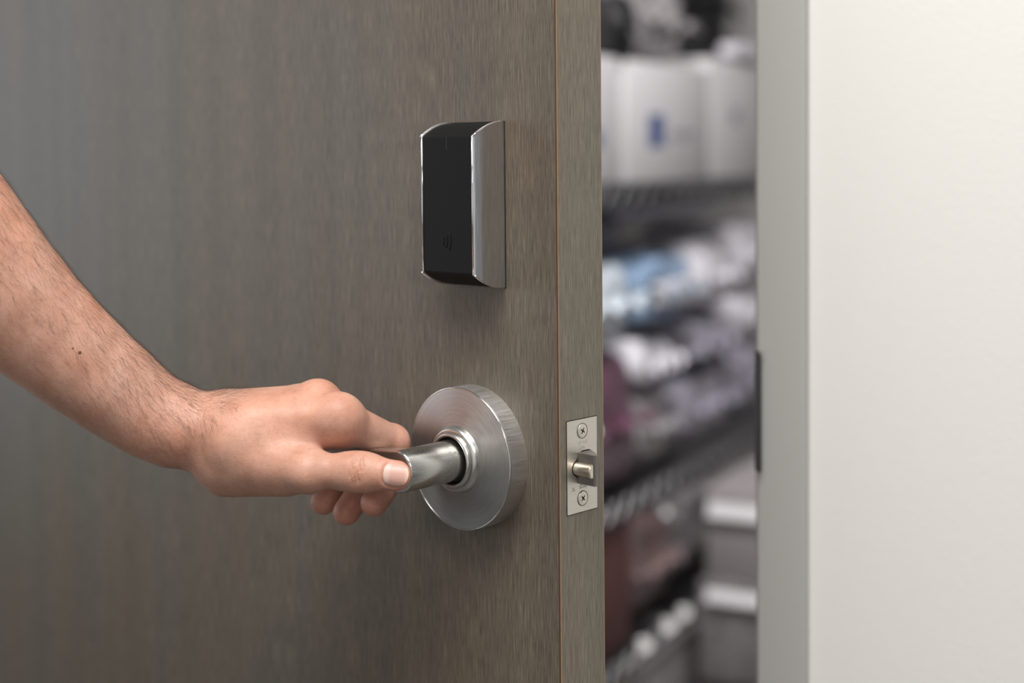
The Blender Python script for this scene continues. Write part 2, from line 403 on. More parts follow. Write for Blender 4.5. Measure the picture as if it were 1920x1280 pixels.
# ------------------------------------------------------------------ latch on the door edge
def build_latch():
    # local frame: x out of the edge, y into door (front to back), z up
    LM = DM @ Matrix.Translation((EDGE, 0, 0))
    la = tag(empty('door_latch', LM), 'spring latch with brushed nickel faceplate let into the door edge', 'latch')
    y0, y1, zt, zb = 0.0068, 0.0342, 0.02845, -0.02803
    # plate with a keyhole-like opening for bolt and plunger
    bz, hb = -0.0008, 0.0101; yb0, yb1 = 0.0152, 0.0300
    yp, pz, pr = 0.0158, -0.0010, 0.0049
    def arc(cy, cz, r, a0, a1, n): return [(cy + r*math.cos(math.radians(a0 + (a1-a0)*i/n)), cz + r*math.sin(math.radians(a0 + (a1-a0)*i/n))) for i in range(n+1)]
    hole = arc(yb1 - 0.004, bz + hb - 0.004, 0.004, 0, 90, 5) + arc(yb0 + 0.0062, bz + hb - 0.0062, 0.0062, 90, 165, 8) \
         + arc(yp, pz, pr, 115, 245, 10) + arc(yb0 + 0.0062, bz - hb + 0.0062, 0.0062, 195, 270, 8) + arc(yb1 - 0.004, bz - hb + 0.004, 0.004, 270, 360, 5)
    outer = [(y0, zb), (y1, zb), (y1, zt), (y0, zt)]
    bm = bmesh.new()
    def loop(pts, x):
        v = [bm.verts.new((x, a, b)) for a, b in pts]
        return v, [bm.edges.new((v[i], v[(i+1) % len(v)])) for i in range(len(v))]
    vo, eo = loop(outer, 0.0004); vh, eh = loop(hole, 0.0004)
    bmesh.ops.triangle_fill(bm, edges=eo + eh, use_beauty=True)
    vo2 = [bm.verts.new((-0.0006, a, b)) for a, b in outer]; vh2 = [bm.verts.new((-0.002, a, b)) for a, b in hole]
    for v, v2 in ((vo, vo2), (vh, vh2)):
        for i in range(len(v)): bm.faces.new((v[i], v[(i+1) % len(v)], v2[(i+1) % len(v)], v2[i]))
    frombm('faceplate', bm, M['plate'], la)
    # dark hairline of the mortise around the plate
    g = 0.0005
    bm = bmesh.new(); bm_box(bm, -0.0002, 0.0001, y0 - g, y1 + g, zb - g, zt + g); frombm('mortise', bm, M['dark'], la)
    box('opening', (0.0001, 0.00015, yb0 - 0.006, yb1 + 0.001, bz - hb - 0.001, bz + hb + 0.001), M['dark'], la)
    # screws
    for sz in (0.0213, -0.0199):
        sm = Matrix.Translation((0.0004, 0.0206, sz)) @ Matrix.Rotation(math.radians(random.Random(sz).uniform(20, 60)), 4, 'X')
        s = empty('screw', sm, la)
        bm = bmesh.new(); n = 24
        ring = lambda r, x: [bm.verts.new((x, r*math.cos(2*math.pi*k/n), r*math.sin(2*math.pi*k/n))) for k in range(n)]
        rs = [ring(0.0047, 0.00012), ring(0.0043, 0.00002), ring(0.0041, 0.0003), ring(0.0030, 0.0005)]
        for a, b in zip(rs[:-1], rs[1:]):
            for k in range(n): bm.faces.new((a[k], a[(k+1)%n], b[(k+1)%n], b[k]))
        bm.faces.new(rs[-1])
        frombm('screw_head', bm, M['plate'], s, None, 30)
        bm = bmesh.new(); bm_lathe(bm, [(0.0044, 0), (0.0047, 0)], 24)
        o = frombm('screw_groove', bm, M['dark'], s, Matrix.Translation((0.00025, 0, 0)) @ Matrix.Rotation(math.pi/2, 4, 'Z'))
        bm = bmesh.new()
        for a in (0, math.pi/2):
            ca, sa = math.cos(a), math.sin(a)
            l, t = 0.0021, 0.00055
            pts = [Vector((0.00048, ca*x - sa*y, sa*x + ca*y)) for x, y in ((-l, -t*0.5), (0, -t), (l, -t*0.5), (l, t*0.5), (0, t), (-l, t*0.5))]
            bm_prism(bm, pts, (1, 0, 0), 0.00006)
        frombm('cross_recess', bm, M['dark'], s)
    # latch bolt: flat towards the corridor, bevelled behind
    P = 0.0143; h = 0.0094
    bm = bmesh.new()
    plan = [(-0.004, 0.0160), (P - 0.0007, 0.0160), (P, 0.0166), (P, 0.0192), (P - 0.0010, 0.0202), (0.0006, 0.0288), (-0.004, 0.0288)]
    bm_prism(bm, [Vector((x, y, bz - h)) for x, y in plan], (0, 0, 1), 2*h)
    bmesh.ops.bevel(bm, geom=bm.edges[:], offset=0.00035, segments=2, affect='EDGES')
    frombm('latch_bolt', bm, M['bolt'], la, None, 40)
    # dead-latching plunger: half round bar in front of the bolt
    bm = bmesh.new(); r = 0.0043; PL = 0.0136
    cs = [(0.0158 - r*math.sin(math.radians(a)), pz + r*math.cos(math.radians(a))) for a in range(0, 181, 15)]
    bm_prism(bm, [Vector((-0.004, a, b)) for a, b in cs], (1, 0, 0), PL + 0.004)
    bmesh.ops.bevel(bm, geom=[e for e in bm.edges if all(v.co.x > PL - 0.0001 for v in e.verts)], offset=0.0006, segments=2, affect='EDGES')
    frombm('plunger', bm, M['plunger'], la, None, 35)
    # stamped lettering
    def text(s, y, z, size, m, nm, rot=0):
        cu = bpy.data.curves.new(nm, 'FONT'); cu.body = s; cu.size = size; cu.extrude = 0.00002; cu.resolution_u = 2
        o = bpy.data.objects.new(nm, cu); C.objects.link(o)
        o.data.materials.append(m)
        # text x runs along +y of the latch, text y along z, facing +x
        mm = Matrix(((0, 0, 1, 0.00043), (1, 0, 0, y), (0, 1, 0, z), (0, 0, 0, 1)))
        dg = bpy.context.evaluated_depsgraph_get()
        me = bpy.data.meshes.new_from_object(o.evaluated_get(dg)); bpy.data.objects.remove(o)
        finish(nm, me, None, la, mm)
    text('UT RSI', 0.0165, 0.0131, 0.0030, M['engrave_faint'], 'lettering')
    text("L'PA:", 0.0180, 0.0104, 0.0026, M['engrave_faint'], 'lettering')
    text('2L', 0.0108, -0.0142, 0.0032, M['engrave'], 'lettering')
    text(':DSIE', 0.0172, -0.0136, 0.0036, M['engrave'], 'lettering')
build_latch()

def build_strike():
    st = tag(empty('strike_plate', WM @ Matrix.Translation((0, 0, O_.z + 0.0))), 'thin metal strike plate lip on the edge of the grey frame', 'strike plate')
    z0, z1 = 1.0553 - O_.z, 0.9654 - O_.z
    # plate on the reveal face, curling out over the frame edge
    bm = bmesh.new()
    dx = 0.0030
    pr = [(-0.0016, 0.040), (-0.0016, 0.000), (-0.0012, -0.0030), (0.0002, -0.0050), (0.0018, -0.0052), (0.0018, -0.0040), (0.0006, -0.0036), (-0.0002, -0.0024), (-0.0004, 0.0), (0.0, 0.040)]
    bm_prism(bm, [Vector((x + (dx if y < 0 else 0), y, z1)) for x, y in pr], (0, 0, 1), z0 - z1)
    frombm('strike_lip', bm, mat('strike_steel', (0.13, 0.13, 0.135), 0.35, 1.0), st, None, 40)
    bm = bmesh.new(); bm_tube(bm, [(0.0046, -0.0045, z0 - 0.0015), (0.0048, -0.0045, z0 + 0.0008)], 0.0014, 10)
    frombm('lip_corner', bm, M['rim'], st, None, 60)
build_strike()

# ------------------------------------------------------------------ storage room: wire shelving and supplies
SM = Matrix.Translation((0.151, 2.40, 0)) @ Matrix.Rotation(math.pi/2 - WALL, 4, 'Z')   # x runs deeper into the room, y towards the side wall
SHELF_Z = [0.06, 0.335, 0.612, 1.149, 1.68]
X0, X1, DEP = -0.42, 1.28, 0.40
M['wire'] = mat('grey_wire', (0.15, 0.15, 0.155), 0.36, 1.0)
def build_shelving():
    un = tag(empty('wire_shelving', SM), 'chrome wire shelving unit along the storage room side wall', 'shelving')
    for x in (X0, X1):
        for y in (0.0, DEP):
            bm = bmesh.new(); bm_tube(bm, [(x, y, 0.02), (x, y, 1.85)], 0.0127, 14)
            p = frombm('post', bm, M['wire'], un, None, 40)
            bm = bmesh.new(); bm_tube(bm, [(x, y, 0.0), (x, y, 0.006), (x, y, 0.02)], [0.019, 0.019, 0.012], 14)
            frombm('foot', bm, M['dark'], p, None, 40)
    for z in SHELF_Z:
        s = empty('shelf', Matrix.Translation((0, 0, z)), un)
        for y, nm in ((0.0, 'front_rail'), (DEP, 'back_rail')):
            bm = bmesh.new()
            bm_tube(bm, [(X0, y, 0), (X1, y, 0)], 0.0036, 8); bm_tube(bm, [(X0, y, -0.034), (X1, y, -0.034)], 0.0036, 8)
            n = int((X1 - X0)/0.03); pts = []
            for i in range(n + 1): pts.append((X0 + (X1 - X0)*i/n, y - 0.002, -0.002 if i % 2 else -0.032))
            bm_tube(bm, pts, 0.0030, 6)
            frombm(nm, bm, M['wire'], s, None, 60)
        for x in (X0, X1):
            bm = bmesh.new(); bm_tube(bm, [(x, 0, 0), (x, DEP, 0)], 0.0034, 6); bm_tube(bm, [(x, 0, -0.034), (x, DEP, -0.034)], 0.0034, 6)
            frombm('side_rail', bm, M['wire'], s, None, 60)
        bm = bmesh.new()
        for i in range(1, 56):
            x = X0 + (X1 - X0)*i/56; bm_tube(bm, [(x, 0, 0.004), (x, DEP, 0.004)], 0.0019, 5, False)
        for y in (0.13, 0.27): bm_tube(bm, [(X0, y, -0.001), (X1, y, -0.001)], 0.0028, 5, False)
        tag(frombm('wire_deck', bm, M['wire'], s, None, 180), kind='stuff')
build_shelving()

def carton(label, x0, x1, y0, y1, z0, h, m, tape=None, prints=()):
    c = tag(empty('carton', SM @ Matrix.Translation(((x0+x1)/2, (y0+y1)/2, z0))), label, 'box')
    hx, hy = (x1-x0)/2, (y1-y0)/2
    box('body', (-hx, hx, -hy, hy, 0, h), m, c, None, 0.003)
    # lid flaps meet in a seam on top
    for s in (-1, 1):
        box('lid_flap', (-hx + 0.003, hx - 0.003, min(s*0.001, s*(hy-0.003)), max(s*0.001, s*(hy-0.003)), h, h + 0.002), m, c)
    if tape is not None:
        box('tape', (-hx, hx, -0.022, 0.022, h + 0.002, h + 0.0024), tape, c)
    for (px0, px1, pz0, pz1, pm, nm) in prints:
        box(nm, (px0 - (x0+x1)/2, px1 - (x0+x1)/2, -hy - 0.0006, -hy + 0.001, pz0 - z0, pz1 - z0), pm, c)
    return c
def crumple(name, label, cat, x0, x1, y0, y1, z0, h, m, amp=0.012, freq=14, seed=0, cuts=12, label_mat=None, seal=True):
    """soft plastic-wrapped pack: puffed, creased box with a crimped seal"""
    cx, cy = (x0+x1)/2, (y0+y1)/2
    c = tag(empty(name, SM @ Matrix.Translation((cx, cy, z0))), label, cat)
    bm = bmesh.new(); bmesh.ops.create_cube(bm, size=2)
    bmesh.ops.subdivide_edges(bm, edges=bm.edges[:], cuts=cuts, use_grid_fill=True)
    hx, hy, hz = (x1-x0)/2, (y1-y0)/2, h/2
    a = amp
    for v in bm.verts:
        p = v.co.copy()
        q = Vector([math.copysign(abs(t)**1.0, t) for t in p])
        l = (abs(q.x)**5 + abs(q.y)**5 + abs(q.z)**5)**0.2
        q = q/l if l > 1 else q
        s = Vector((q.x*(hx - a), q.y*(hy - a), q.z*(hz - a*0.6)))
        wv = s*freq + Vector((seed*7.1, seed*3.3, 0))
        d = noise.turbulence_vector(wv, 3, False, noise_basis='PERLIN_ORIGINAL') if False else Vector((noise.noise(wv), noise.noise(wv + Vector((31, 0, 0))), noise.noise(wv + Vector((0, 47, 0)))))
        cre = 1 - abs(noise.noise(wv*1.7 + Vector((5, 5, 5))))*2
        s += d*a*0.9 + q.normalized()*(a*0.5*cre - a*0.3)
        s.z = max(s.z, -hz + 0.0005)
        v.co = s + Vector((0, 0, hz))
    frombm('wrap', bm, m, c, None, 180)
    if seal:
        bm = bmesh.new(); pts = []
        n = 18; t = 0.0012
        top = [Vector((-hx*0.8 + 1.6*hx*i/n, -hy + a*0.4 + 0.004*math.sin(i*1.9 + seed), hz + 0.012*math.sin(i*1.1 + seed))) for i in range(n+1)]
        vv = [[bm.verts.new(p + Vector((0, dy, dz))) for dy, dz in ((-0.016, -0.003), (0.004, 0.0), (0.004, t), (-0.016, t-0.003))] for p in top]
        for p, q in zip(vv[:-1], vv[1:]):
            for k in range(4): bm.faces.new((p[k], p[(k+1)%4], q[(k+1)%4], q[k]))
        bm.faces.new(vv[0][::-1]); bm.faces.new(vv[-1])
        frombm('crimped_seal', bm, m, c, None, 40)
    if label_mat is not None:
        box('paper_label', (-hx*0.75, hx*0.75, -hy - 0.003, -hy + a*0.7, hz - 0.020, hz + 0.018), label_mat, c, None, 0.001)
    return c
def wrap_mat(name, col, rough=0.2, var=0.35):
    m = mat(name, col, rough, Coat_Weight=0.6, Coat_Roughness=0.12); t = NT(m)
    n = t.noise(t.coord((1, 1, 1)), 16, 3, 0.6)
    t.link(t.ramp(n, [(0.35, tuple(c*(1 - var) for c in col)), (0.65, col)]), t.b.inputs['Base Color'])
    t.bump(t.noise(t.coord((1, 1, 1)), 45, 3, 0.6), 0.5, 0.006); return m
M['card_white'] = mat('white_card', (0.53, 0.52, 0.53), 0.6)
M['card_grey'] = mat('grey_card', (0.30, 0.28, 0.285), 0.6)
M['card_red'] = mat('red_brown_card', (0.105, 0.036, 0.033), 0.6)
M['card_dark'] = mat('dark_card', (0.03, 0.027, 0.028), 0.6)
M['card_mid'] = mat('mid_grey_card', (0.36, 0.33, 0.335), 0.55)
M['tape'] = mat('clear_tape', (0.62, 0.60, 0.56), 0.25)
M['print_blue'] = mat('blue_print', (0.035, 0.075, 0.22), 0.5)
M['print_grey'] = mat('grey_print', (0.28, 0.28, 0.31), 0.5)
M['paper'] = mat('white_label_paper', (0.72, 0.71, 0.73), 0.5)
M['tag'] = mat('gloss_white_glint', (0.90, 0.90, 0.88), 0.25)  # gloss white of the added discs standing in for rail glints
M['w_blue'] = wrap_mat('pale_blue_film', (0.27, 0.39, 0.56))
M['w_ice'] = wrap_mat('icy_film', (0.70, 0.78, 0.85))
M['w_white'] = wrap_mat('white_film', (0.78, 0.77, 0.82))
M['w_lilac'] = wrap_mat('lilac_grey_film', (0.40, 0.385, 0.46))
M['w_grey'] = wrap_mat('grey_film', (0.34, 0.32, 0.33))
M['w_purple'] = wrap_mat('plum_film', (0.125, 0.048, 0.080), 0.5)
M['w_navy'] = wrap_mat('navy_cloth_shaded', (0.014, 0.014, 0.026), 0.8)  # navy taken near black: shade below the upper shelf put into the colour
M['w_black'] = mat('black_film', (0.008, 0.008, 0.009), 0.5)
M['w_brown'] = wrap_mat('brown_film', (0.24, 0.165, 0.16), 0.4)
M['bin'] = mat('beige_bin_plastic', (0.42, 0.39, 0.33), 0.4)

def build_supplies():
    T = 0.0062                                # top of the deck wires
    z3 = SHELF_Z[3] + T; z2 = SHELF_Z[2] + T; z1 = SHELF_Z[1] + T; z0 = SHELF_Z[0] + T
    # white cartons on the chest-high shelf
    carton('white carton nearest the door on the upper wire shelf, under the black roll', -0.20, 0.115, 0.015, 0.34, z3, 0.2150, M['card_white'], M['tape'],
           [(-0.02, 0.03, 1.215, 1.245, M['print_blue'], 'printed_mark')])
    carton('white carton with a blue mark and grey lettering on the upper wire shelf', 0.130, 0.560, 0.010, 0.34, z3, 0.215, M['card_white'], M['tape'],
           [(0.235, 0.305, 1.218, 1.278, M['print_blue'], 'printed_mark'), (0.345, 0.385, 1.232, 1.250, M['print_grey'], 'printed_letters'),
            (0.395, 0.425, 1.230, 1.252, M['print_grey'], 'printed_letters'), (0.435, 0.475, 1.233, 1.250, M['print_grey'], 'printed_letters')])
    carton('taller plain white carton farthest along the upper wire shelf', 0.575, 1.00, 0.012, 0.34, z3, 0.243, M['card_white'], M['tape'],
           [(0.70, 0.76, 1.27, 1.30, M['print_grey'], 'printed_letters')])
    # black roll lying on the nearest carton
    r = 0.056
    rl = tag(empty('plastic_roll', SM @ Matrix.Translation((0.125, -0.012, z3 + 0.2177 + r))), 'black roll of plastic lying on the nearest white carton', 'roll')
    bm = bmesh.new(); pr = [(0.012, 0), (r - 0.006, 0.0), (r, 0.006), (r, 0.30), (r - 0.006, 0.306), (0.012, 0.306), (0.012, 0)]
    bm_lathe(bm, pr, 40); frombm('rolled_film', bm, M['w_black'], rl, Matrix.Translation((0, 0.326, 0)), 40)
    bm = bmesh.new()
    pts = [((0.014 + 0.0345*i/120)*math.cos(i*0.42), 0.0185, (0.014 + 0.0345*i/120)*math.sin(i*0.42)) for i in range(121)]
    bm_tube(bm, pts, 0.0011, 5); frombm('wound_edge', bm, M['w_black'], rl, None, 60)
    crumple('plastic_bag', 'grey crumpled plastic bag on top of the carton with the blue mark', 'bag', 0.212, 0.56, 0.02, 0.33, z3 + 0.2178, 0.165, M['w_grey'], 0.022, 11, 3, 16)
    crumple('plastic_bag', 'dark crumpled plastic bag on the tallest white carton', 'bag', 0.600, 0.99, 0.075, 0.33, z3 + 0.2458, 0.250, M['w_black'], 0.022, 11, 4, 14)
    crumple('paper_pack', 'small bright white pack lying on the front of the tallest carton', 'pack', 0.70, 0.93, -0.004, 0.055, z3 + 0.2458, 0.045, M['w_white'], 0.006, 20, 5, 8, seal=False)
    # second level: lower layer
    crumple('plastic_bag', 'plum purple bag standing at the near end of the middle shelf', 'bag', -0.20, 0.205, -0.020, 0.30, z2, 0.255, M['w_purple'], 0.016, 12, 6, 14)
    crumple('supply_pack', 'grey-brown wrapped pack beside the plum purple bag', 'pack', 0.212, 0.42, 0.015, 0.32, z2, 0.150, M['w_grey'], 0.014, 12, 7, 12)
    crumple('supply_pack', 'grey wrapped pack at the far end of the middle shelf', 'pack', 0.425, 0.78, 0.015, 0.32, z2, 0.150, M['w_lilac'], 0.014, 12, 8, 12)
    crumple('supply_pack', 'grey wrapped pack past the far grey pack, half hidden by the frame', 'pack', 0.79, 1.12, 0.015, 0.32, z2, 0.170, M['w_lilac'], 0.014, 12, 9, 10)
    # second level: upper layers of film-wrapped packs
    crumple('supply_pack', 'lilac-white film pack lying on the grey-brown pack', 'pack', 0.215, 0.43, 0.005, 0.31, z2 + 0.150, 0.095, M['w_white'], 0.016, 14, 10, 16, )
    crumple('supply_pack', 'lilac film pack lying on the far grey pack', 'pack', 0.44, 0.80, 0.005, 0.31, z2 + 0.150, 0.105, M['w_lilac'], 0.018, 14, 11, 14)
    crumple('supply_pack', 'white film pack at the far end of the middle layer', 'pack', 0.81, 1.10, 0.005, 0.31, z2 + 0.170, 0.120, M['w_white'], 0.018, 14, 12, 12)
    crumple('supply_pack', 'icy white film pack on the plum purple bag', 'pack', -0.18, 0.190, -0.012, 0.30, z2 + 0.257, 0.150, M['w_ice'], 0.018, 14, 13, 16)
    crumple('supply_pack', 'pale blue film pack in the middle of the top layer', 'pack', 0.200, 0.50, -0.005, 0.30, z2 + 0.257, 0.150, M['w_blue'], 0.018, 12, 14, 16, label_mat=M['paper'])
    crumple('supply_pack', 'crumpled white film pack right of the pale blue pack', 'pack', 0.515, 0.76, 0.0, 0.30, z2 + 0.262, 0.145, M['w_white'], 0.020, 14, 15, 14)
    crumple('supply_pack', 'tall white film pack at the far end of the top layer', 'pack', 0.78, 1.08, 0.0, 0.30, z2 + 0.295, 0.150, M['w_white'], 0.020, 14, 16, 12)
    crumple('folded_cloth', 'folded navy cloth on the icy white pack, darkened as the shade under the upper shelf', 'cloth', -0.17, 0.30, 0.06, 0.36, z2 + 0.411, 0.076, M['w_navy'], 0.008, 9, 17, 12, seal=False)
    crumple('folded_cloth', 'folded slate-grey cloth behind the crumpled white pack', 'cloth', 0.36, 0.99, 0.09, 0.36, z2 + 0.449, 0.045, M['w_lilac'], 0.008, 9, 18, 12, seal=False)
    # third level
    carton('red-brown carton at the near end of the lower shelf', -0.22, 0.140, 0.012, 0.33, z1, 0.215, M['card_red'])
    crumple('supply_pack', 'brown film pack beside the red-brown carton', 'pack', 0.155, 0.42, 0.012, 0.33, z1, 0.195, M['w_brown'], 0.014, 12, 19, 12)
    crumple('supply_pack', 'grey film pack at the far end of the lower shelf', 'pack', 0.435, 0.96, 0.010, 0.33, z1, 0.190, M['w_grey'], 0.012, 12, 20, 14)
    # bottom level
    bn = tag(empty('storage_bin', SM @ Matrix.Translation((0.0, 0.145, z0))), 'beige plastic bin at the near end of the bottom shelf', 'bin')
    bm = bmesh.new()
    o_ = [(-0.17, -0.13), (0.17, -0.13), (0.17, 0.13), (-0.17, 0.13)]
    lay = [[bm.verts.new((x*s, y*s, z)) for x, y in o_] for s, z in ((0.90, 0.0), (1.0, 0.222), (0.975, 0.222), (0.875, 0.006))]
    for a, b in zip(lay[:-1], lay[1:]):
        for k in range(4): bm.faces.new((a[k], a[(k+1)%4], b[(k+1)%4], b[k]))
    bm.faces.new(lay[0][::-1]); bm.faces.new(lay[-1]); frombm('tub', bm, M['bin'], bn)
    bm = bmesh.new(); bm_tube(bm, [(x*1.01, y*1.01, 0.220) for x, y in o_ + o_[:1]], 0.0075, 10); frombm('rim', bm, M['bin'], bn, None, 60)
    carton('plain grey carton beside the beige bin on the bottom shelf', 0.22, 0.62, 0.012, 0.33, z0, 0.190, M['card_grey'], None, [])
    carton('plain grey carton at the far end of the bottom shelf', 0.64, 1.05, 0.012, 0.33, z0, 0.215, M['card_grey'], None, [])
    # cartons stacked on the floor in the aisle, end faces towards the doorway
    for i, (za, hh, strip, lab) in enumerate(((0.0, 0.193, None, 'dark carton on the floor at the foot of the aisle stack'),
                               (0.195, 0.193, (0.150, 0.185), 'grey carton with a white label strip, middle of the aisle stack'),
                               (0.390, 0.170, (0.115, 0.155), 'grey carton with a white label strip, topmost of the aisle stack'))):
        c = tag(empty('carton', SM @ Matrix.Translation((0.575, -0.178, za))), lab, 'box')
        m = M['card_dark'] if i == 0 else M['w_grey'] if i == 1 else M['card_mid']
        x_ = -0.20 + 0.012*i
        box('body', (x_, 0.20, -0.185 + 0.01*i, 0.165 - 0.012*i, 0, hh), m, c, None, 0.004)
        for s_ in (-1, 1): box('lid_flap', (x_ + 0.004, 0.196, min(s_*0.001, s_*0.145), max(s_*0.001, s_*0.145), hh, hh + 0.002), m, c)
        if strip:
            bm = bmesh.new(); a_, b_ = strip
            bm_prism(bm, [Vector((x_ + 0.001, -0.15, a_)), Vector((x_ - 0.014, -0.15, a_ + 0.006)), Vector((x_ - 0.014, -0.15, a_ + 0.010)), Vector((x_ + 0.001, -0.15, b_ - 0.004))], (0, 1, 0), 0.285)
            frombm('label_strip', bm, M['paper'], c)
    # added white discs that imitate blurred glints along the lower shelf rail
    for x_, lab in ((0.151, 'added white disc imitating a glint on the lower shelf rail, nearest the door'), (0.267, 'added white disc imitating a glint on the lower shelf rail, middle one of three'), (0.352, 'added white disc imitating a glint on the lower shelf rail, farthest from the door')):
        c = tag(empty('glint_disc', SM @ Matrix.Translation((x_, -0.008, SHELF_Z[1] - 0.004)) @ Matrix.Rotation(math.radians(-62), 4, 'Z')), lab, 'tag', 'added glint discs on the shelf rail')
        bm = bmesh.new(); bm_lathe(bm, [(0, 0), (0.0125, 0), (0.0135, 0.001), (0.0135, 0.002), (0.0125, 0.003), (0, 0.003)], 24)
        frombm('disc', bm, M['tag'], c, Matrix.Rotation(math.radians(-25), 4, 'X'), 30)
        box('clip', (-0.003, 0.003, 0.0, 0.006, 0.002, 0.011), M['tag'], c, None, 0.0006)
build_supplies()

# ------------------------------------------------------------------ the person's forearm and hand
def skin_material():
    m = mat('skin', (0.62, 0.37, 0.26), 0.46); t = NT(m)
    b = t.b
    b.inputs['Subsurface Weight'].default_value = 0.22
    b.inputs['Subsurface Radius'].default_value = (0.0045, 0.0016, 0.0008)
    b.inputs['Subsurface Scale'].default_value = 1.0
    b.inputs['Specular IOR Level'].default_value = 0.42
    v = t.coord((1, 1, 1))
    n1 = t.noise(v, 55, 4, 0.6); n2 = t.noise(v, 420, 3, 0.6); n3 = t.noise(v, 18, 2, 0.5)
    at = t.add('ShaderNodeAttribute', attribute_name='flush')
    base = t.ramp(n1, [(0.30, (0.48, 0.240, 0.166)), (0.50, (0.545, 0.298, 0.218)), (0.72, (0.60, 0.345, 0.260))])
    base = t.mix(base, t.ramp(n3, [(0.35, (0.94, 0.98, 1.0)), (0.65, (1.05, 1.0, 0.97))]), 1.0, 'MULTIPLY')
    base = t.mix(base, (0.54, 0.175, 0.135, 1), t.rrange(at.outputs['Fac'], 0.0, 0.75))
    base = t.mix(base, t.ramp(n2, [(0.32, (0.86, 0.82, 0.80)), (0.5, (1, 1, 1))]), 0.55, 'MULTIPLY')
    t.link(base, b.inputs['Base Color'])
    # fine skin relief: crossing micro lines plus pores
    vo = t.add('ShaderNodeTexVoronoi'); vo.inputs['Scale'].default_value = 750; t.link(v, vo.inputs['Vector'])
    vo.feature = 'DISTANCE_TO_EDGE'
    mx = t.add('ShaderNodeMath', operation='ADD'); t.link(t.rrange(vo.outputs['Distance'], 0, 1.0), mx.inputs[0]); t.link(t.rrange(n2, 0, 0.8), mx.inputs[1])
    t.bump(mx.outputs[0], 0.30, 0.00045)
    return m

